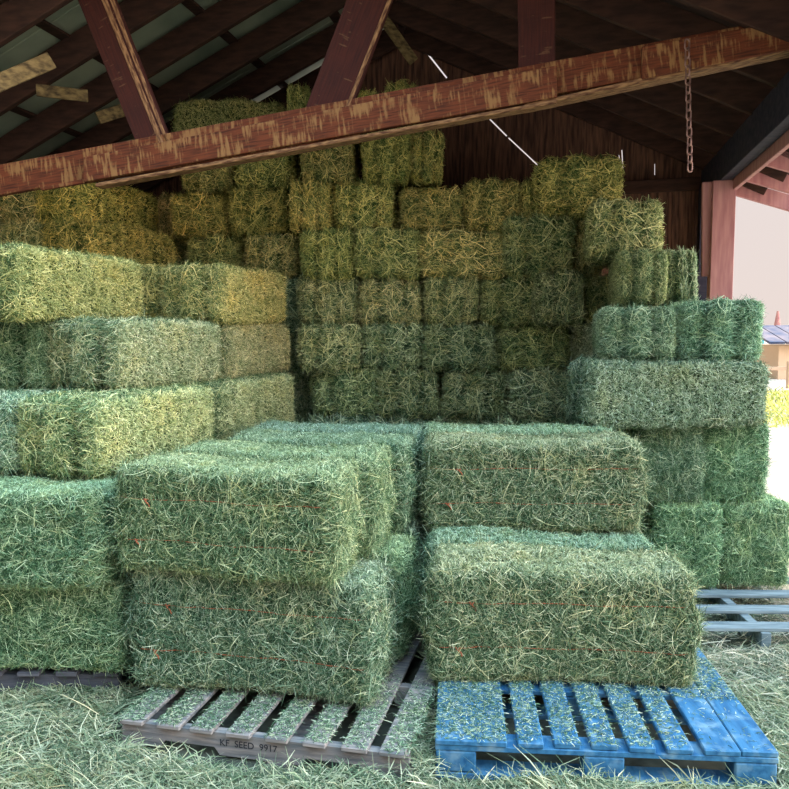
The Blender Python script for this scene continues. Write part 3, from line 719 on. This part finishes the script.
# ------------------------------------------------------------------ loose hay
def strands(P, nrm_dir, ln, wid, rng, flat=.35, drift=(0, 0)):
    n = len(P); a = rng.uniform(0, 6.283, n); d = np.stack([np.cos(a) + drift[0], np.sin(a) + drift[1], rng.uniform(-.1, flat, n)], 1); d /= np.linalg.norm(d, axis=1, keepdims=True)
    b = rng.normal(size=(n, 3)) * .35; b[:, 2] = -np.abs(b[:, 2]); d2 = d + b; d2 /= np.linalg.norm(d2, axis=1, keepdims=True)
    p0 = P; p1 = P + d * (ln * .5)[:, None]; p2 = p1 + d2 * (ln * .5)[:, None]
    u = np.zeros((n, 3)); u[:, 2] = 1; u += rng.normal(size=(n, 3)) * .4; wv = np.cross(d, u); wv /= np.linalg.norm(wv, axis=1, keepdims=True); ww = wid * rng.uniform(.5, 1.4, n)[:, None] * wv
    return np.stack([p0 - ww * .5, p0 + ww * .5, p1 - ww * .6, p1 + ww * .6, p2 - ww * .2, p2 + ww * .2], 1).reshape(-1, 3)
def strand_object(name, P, ln, wid, seed, m, flat=.35, base=None, label=None, drift=(0, 0)):
    rng = np.random.default_rng(seed); S = strands(P, None, ln, wid, rng, flat, drift); n = len(P)
    bi = np.arange(n)[:, None] * 6; Q = np.concatenate([bi + np.array([[0, 1, 3, 2]]), bi + np.array([[2, 3, 5, 4]])], 0)
    if base is not None:
        bv, bq = base; me = quad_mesh(name, np.concatenate([bv, S]), np.concatenate([bq, Q + len(bv)]), len(bq)); me.materials.append(M_core); me.materials.append(m)
    else:
        me = quad_mesh(name, S, Q, 0); me.materials.append(M_core); me.materials.append(m)
    o = bpy.data.objects.new(name, me); COL.objects.link(o); tag(o, label, 'loose hay', None, 'stuff'); o.color = (1, 1, 1, 1); return o
gn = Noise(55, (3, 8, 22), (.018, .012, .006))
def gz(X, Y):
    P = np.stack([X.ravel(), Y.ravel(), X.ravel() * 0], 1); return np.clip(.045 + gn(P).reshape(X.shape), .008, .11)
def patch(x0, x1, y0, y1, n):
    X, Y = np.meshgrid(np.linspace(x0, x1, n), np.linspace(y0, y1, n)); Z = gz(X, Y) * .9; V = np.stack([X, Y, Z], -1).reshape(-1, 3)
    i = (np.arange(n - 1)[:, None] * n + np.arange(n - 1)[None]).ravel(); return V, np.stack([i, i + 1, i + n + 1, i + n], 1)
rng = np.random.default_rng(9)
def scatter(n, x0, x1, y0, y1):
    X = rng.uniform(x0, x1, n); Y = rng.uniform(y0, y1, n); return X, Y
X, Y = scatter(95000, -2.3, 2.5, 1.75, 3.35)
in_blue = (X > .13) & (X < 1.36) & (Y > 2.60); in_grey = (X > -1.12) & (X < .05) & (Y > 2.72 - .22 * (X + .5)) 
k = ~(in_blue | in_grey); X, Y = X[k], Y[k]
P = np.stack([X, Y, gz(X, Y)], 1)
o = strand_object('loose_hay', P, np.minimum(rng.gamma(3.5, .018, len(P)) + .02, .2), .0030, 4, M_floorhay, .45, patch(-2.6, 2.8, 1.6, 3.3, 120) if False else None, 'deep tangled loose hay covering the floor before the pallets', drift=(.5, .35))
o.color = (.84, .88, .72, 1)
# the mat beneath the strands
V, Q = patch(-2.6, 3.2, 1.6, 2.62, 110)
def mat_obj(V, Q, label):
    me = quad_mesh('hay_mat', V, Q, len(Q)); me.materials.append(M_core); o = bpy.data.objects.new('hay_mat', me); COL.objects.link(o); tag(o, label, 'hay', None, 'stuff'); o.color = (1, 1, .9, 1)
mat_obj(V, Q, 'flattened dark hay mat under the loose hay before the pallets')
X, Y = scatter(42000, 1.42, 3.6, 2.6, 4.9)
k = ~((X > 1.35) & (X < 2.65) & (Y > 3.83)) | (rng.uniform(0, 1, len(X)) < .35); X, Y = X[k], Y[k]
P = np.stack([X, Y, gz(X, Y) * .8], 1)
strand_object('loose_hay', P, np.minimum(rng.gamma(3.5, .018, len(P)) + .02, .2), .0032, 5, M_floorhay, .45, None, 'pale loose hay on the ground right of the blue pallet').color = (1.1, 1.05, 1.0, 1)
def on_boards(root, n, xr, yr, z, seed, label, dens=None, name='loose_hay', wid=.0020, gaps=None):
    rg = np.random.default_rng(seed); x = rg.uniform(*xr, n); y = rg.uniform(*yr, n)
    if dens is not None: k = rg.uniform(0, 1, n) < dens(x, y); x, y = x[k], y[k]
    if gaps is not None:
        k = np.ones(len(x), bool)
        for g0, g1 in gaps: k &= ~((x > g0) & (x < g1))
        x, y = x[k], y[k]
    a = root.rotation_euler.z; c, s_ = math.cos(a), math.sin(a)
    P = np.stack([root.location.x + c * x - s_ * y, root.location.y + s_ * x + c * y, np.full(len(x), z) + rg.uniform(0, .004, len(x))], 1)
    o = strand_object(name, P, rg.uniform(.006, .028, len(P)), wid, seed, M_strand, .12, None, label); o.color = (.98, 1.05, .90, 1); return o
bp_ = [o for o in COL.objects if o.name.startswith('blue_pallet')][0]
nd = Noise(77, (6, 15), (.35, .25))
def dens_b(x, y):
    v = nd(np.stack([x, y, x * 0], 1)); return np.clip(.42 + v + .5 * (x < -.33) - .55 * (x > .30) + .55 * (y > .38 + .06 * v), .04, 1)
E_ = [(0, .258), (.295, .093), (.425, .093), (.556, .093), (.686, .093), (.816, .093), (.946, .125), (1.074, .126)]
gb = [(-.6 + E_[i][0] + E_[i][1], -.6 + E_[i + 1][0]) for i in range(7)]
on_boards(bp_, 26000, (-.6, .6), (0, .8), .152, 21, 'scattered hay crumbs over the blue pallet boards', dens_b, gaps=gb)
def dens_g(x, y): return np.clip(.75 + nd(np.stack([x, y, x * 0 + 3], 1)), .2, 1)
gg = [(-.57 + .047 + (1.14 - .094) * i / 7 + .047, -.57 + .047 + (1.14 - .094) * (i + 1) / 7 - .047) for i in range(7)]
on_boards(pg, 24000, (-.585, .585), (-.02, .6), .124, 22, 'green hay crumbs over the grey pallet boards', dens_g, gaps=gg)
sp_ = [o for o in COL.objects if o.name.startswith('slat_pallet')][0]

# ------------------------------------------------------------------ outside, far right
def outdoors():
    t_ = empty('distant_shed', (13.75, 27.5, 0)); tag(t_, 'low distant shed with bluish patterned roof', 'shed')
    q = MB(); q.box((1.2, 0, .56), (4.6, 3, 1.12)); q.build('shed_wall', plain('tan_wall', (.62, .42, .26), .8), t_)
    q = MB()
    for i in range(10): q.beam((-1.3 + i * .56, -1.8, 1.2), (-1.3 + i * .56, .2, 1.75), .52, .08)
    q.build('shed_roof', plain('blue_grey_roof', (.03, .05, .10), .6, col2=(.22, .16, .16), scale=1.4), t_)
    t_ = empty('conical_tree', (18.85, 39, 0)); tag(t_, 'slim pointed reddish spire beyond the shed', 'tree')
    q = MB(); q.cyl((0, 0, .6), (0, 0, 2.55), .34, 12, .05); q.build('tree_crown', plain('reddish_needles', (.40, .16, .14), .9, col2=(.5, .24, .18), scale=6), t_)
    q = MB(); q.cyl((0, 0, 0), (0, 0, .7), .09, 8); q.build('trunk', M_rafter, t_)
    q = MB(); q.beam((13.2, 33, 1.76), (22, 34, 1.62), .12, .09)
    for i in range(5): q.cyl((13.4 + i * 2.1, 33.02 + i * .24, 0), (13.4 + i * 2.1, 33.02 + i * .24, 1.7), .05)
    tag(q.build('teal_railing', plain('teal_paint', (.08, .42, .48), .6)), 'teal rail running above the distant shed', 'rail')
    q = MB(); rgq = random.Random(4)
    for k in range(6): q.beam((9.6 + k * 1.4, 22.0, .55), (11.0 + k * 1.4, 22.0, .55), .04, .10); q.cyl((9.6 + k * 1.4, 22, 0), (9.6 + k * 1.4, 22, .75), .06)
    tag(q.build('low_fence', plain('tan_rail', (.52, .34, .22), .8)), 'low tan rail fence on the pale ground outside', 'fence')
    rg = np.random.default_rng(3); n = 9000; P = np.stack([rg.uniform(6, 14, n), rg.uniform(13, 20, n), rg.uniform(0, .04, n)], 1)
    o = strand_object('dry_grass', P, rg.uniform(.1, .35, n), .02, 8, M_floorhay, 1.6, None, 'yellow dry grass on the ground outside'); o.color = (1.6, 1.4, .5, 1); o['category'] = 'grass'
outdoors()
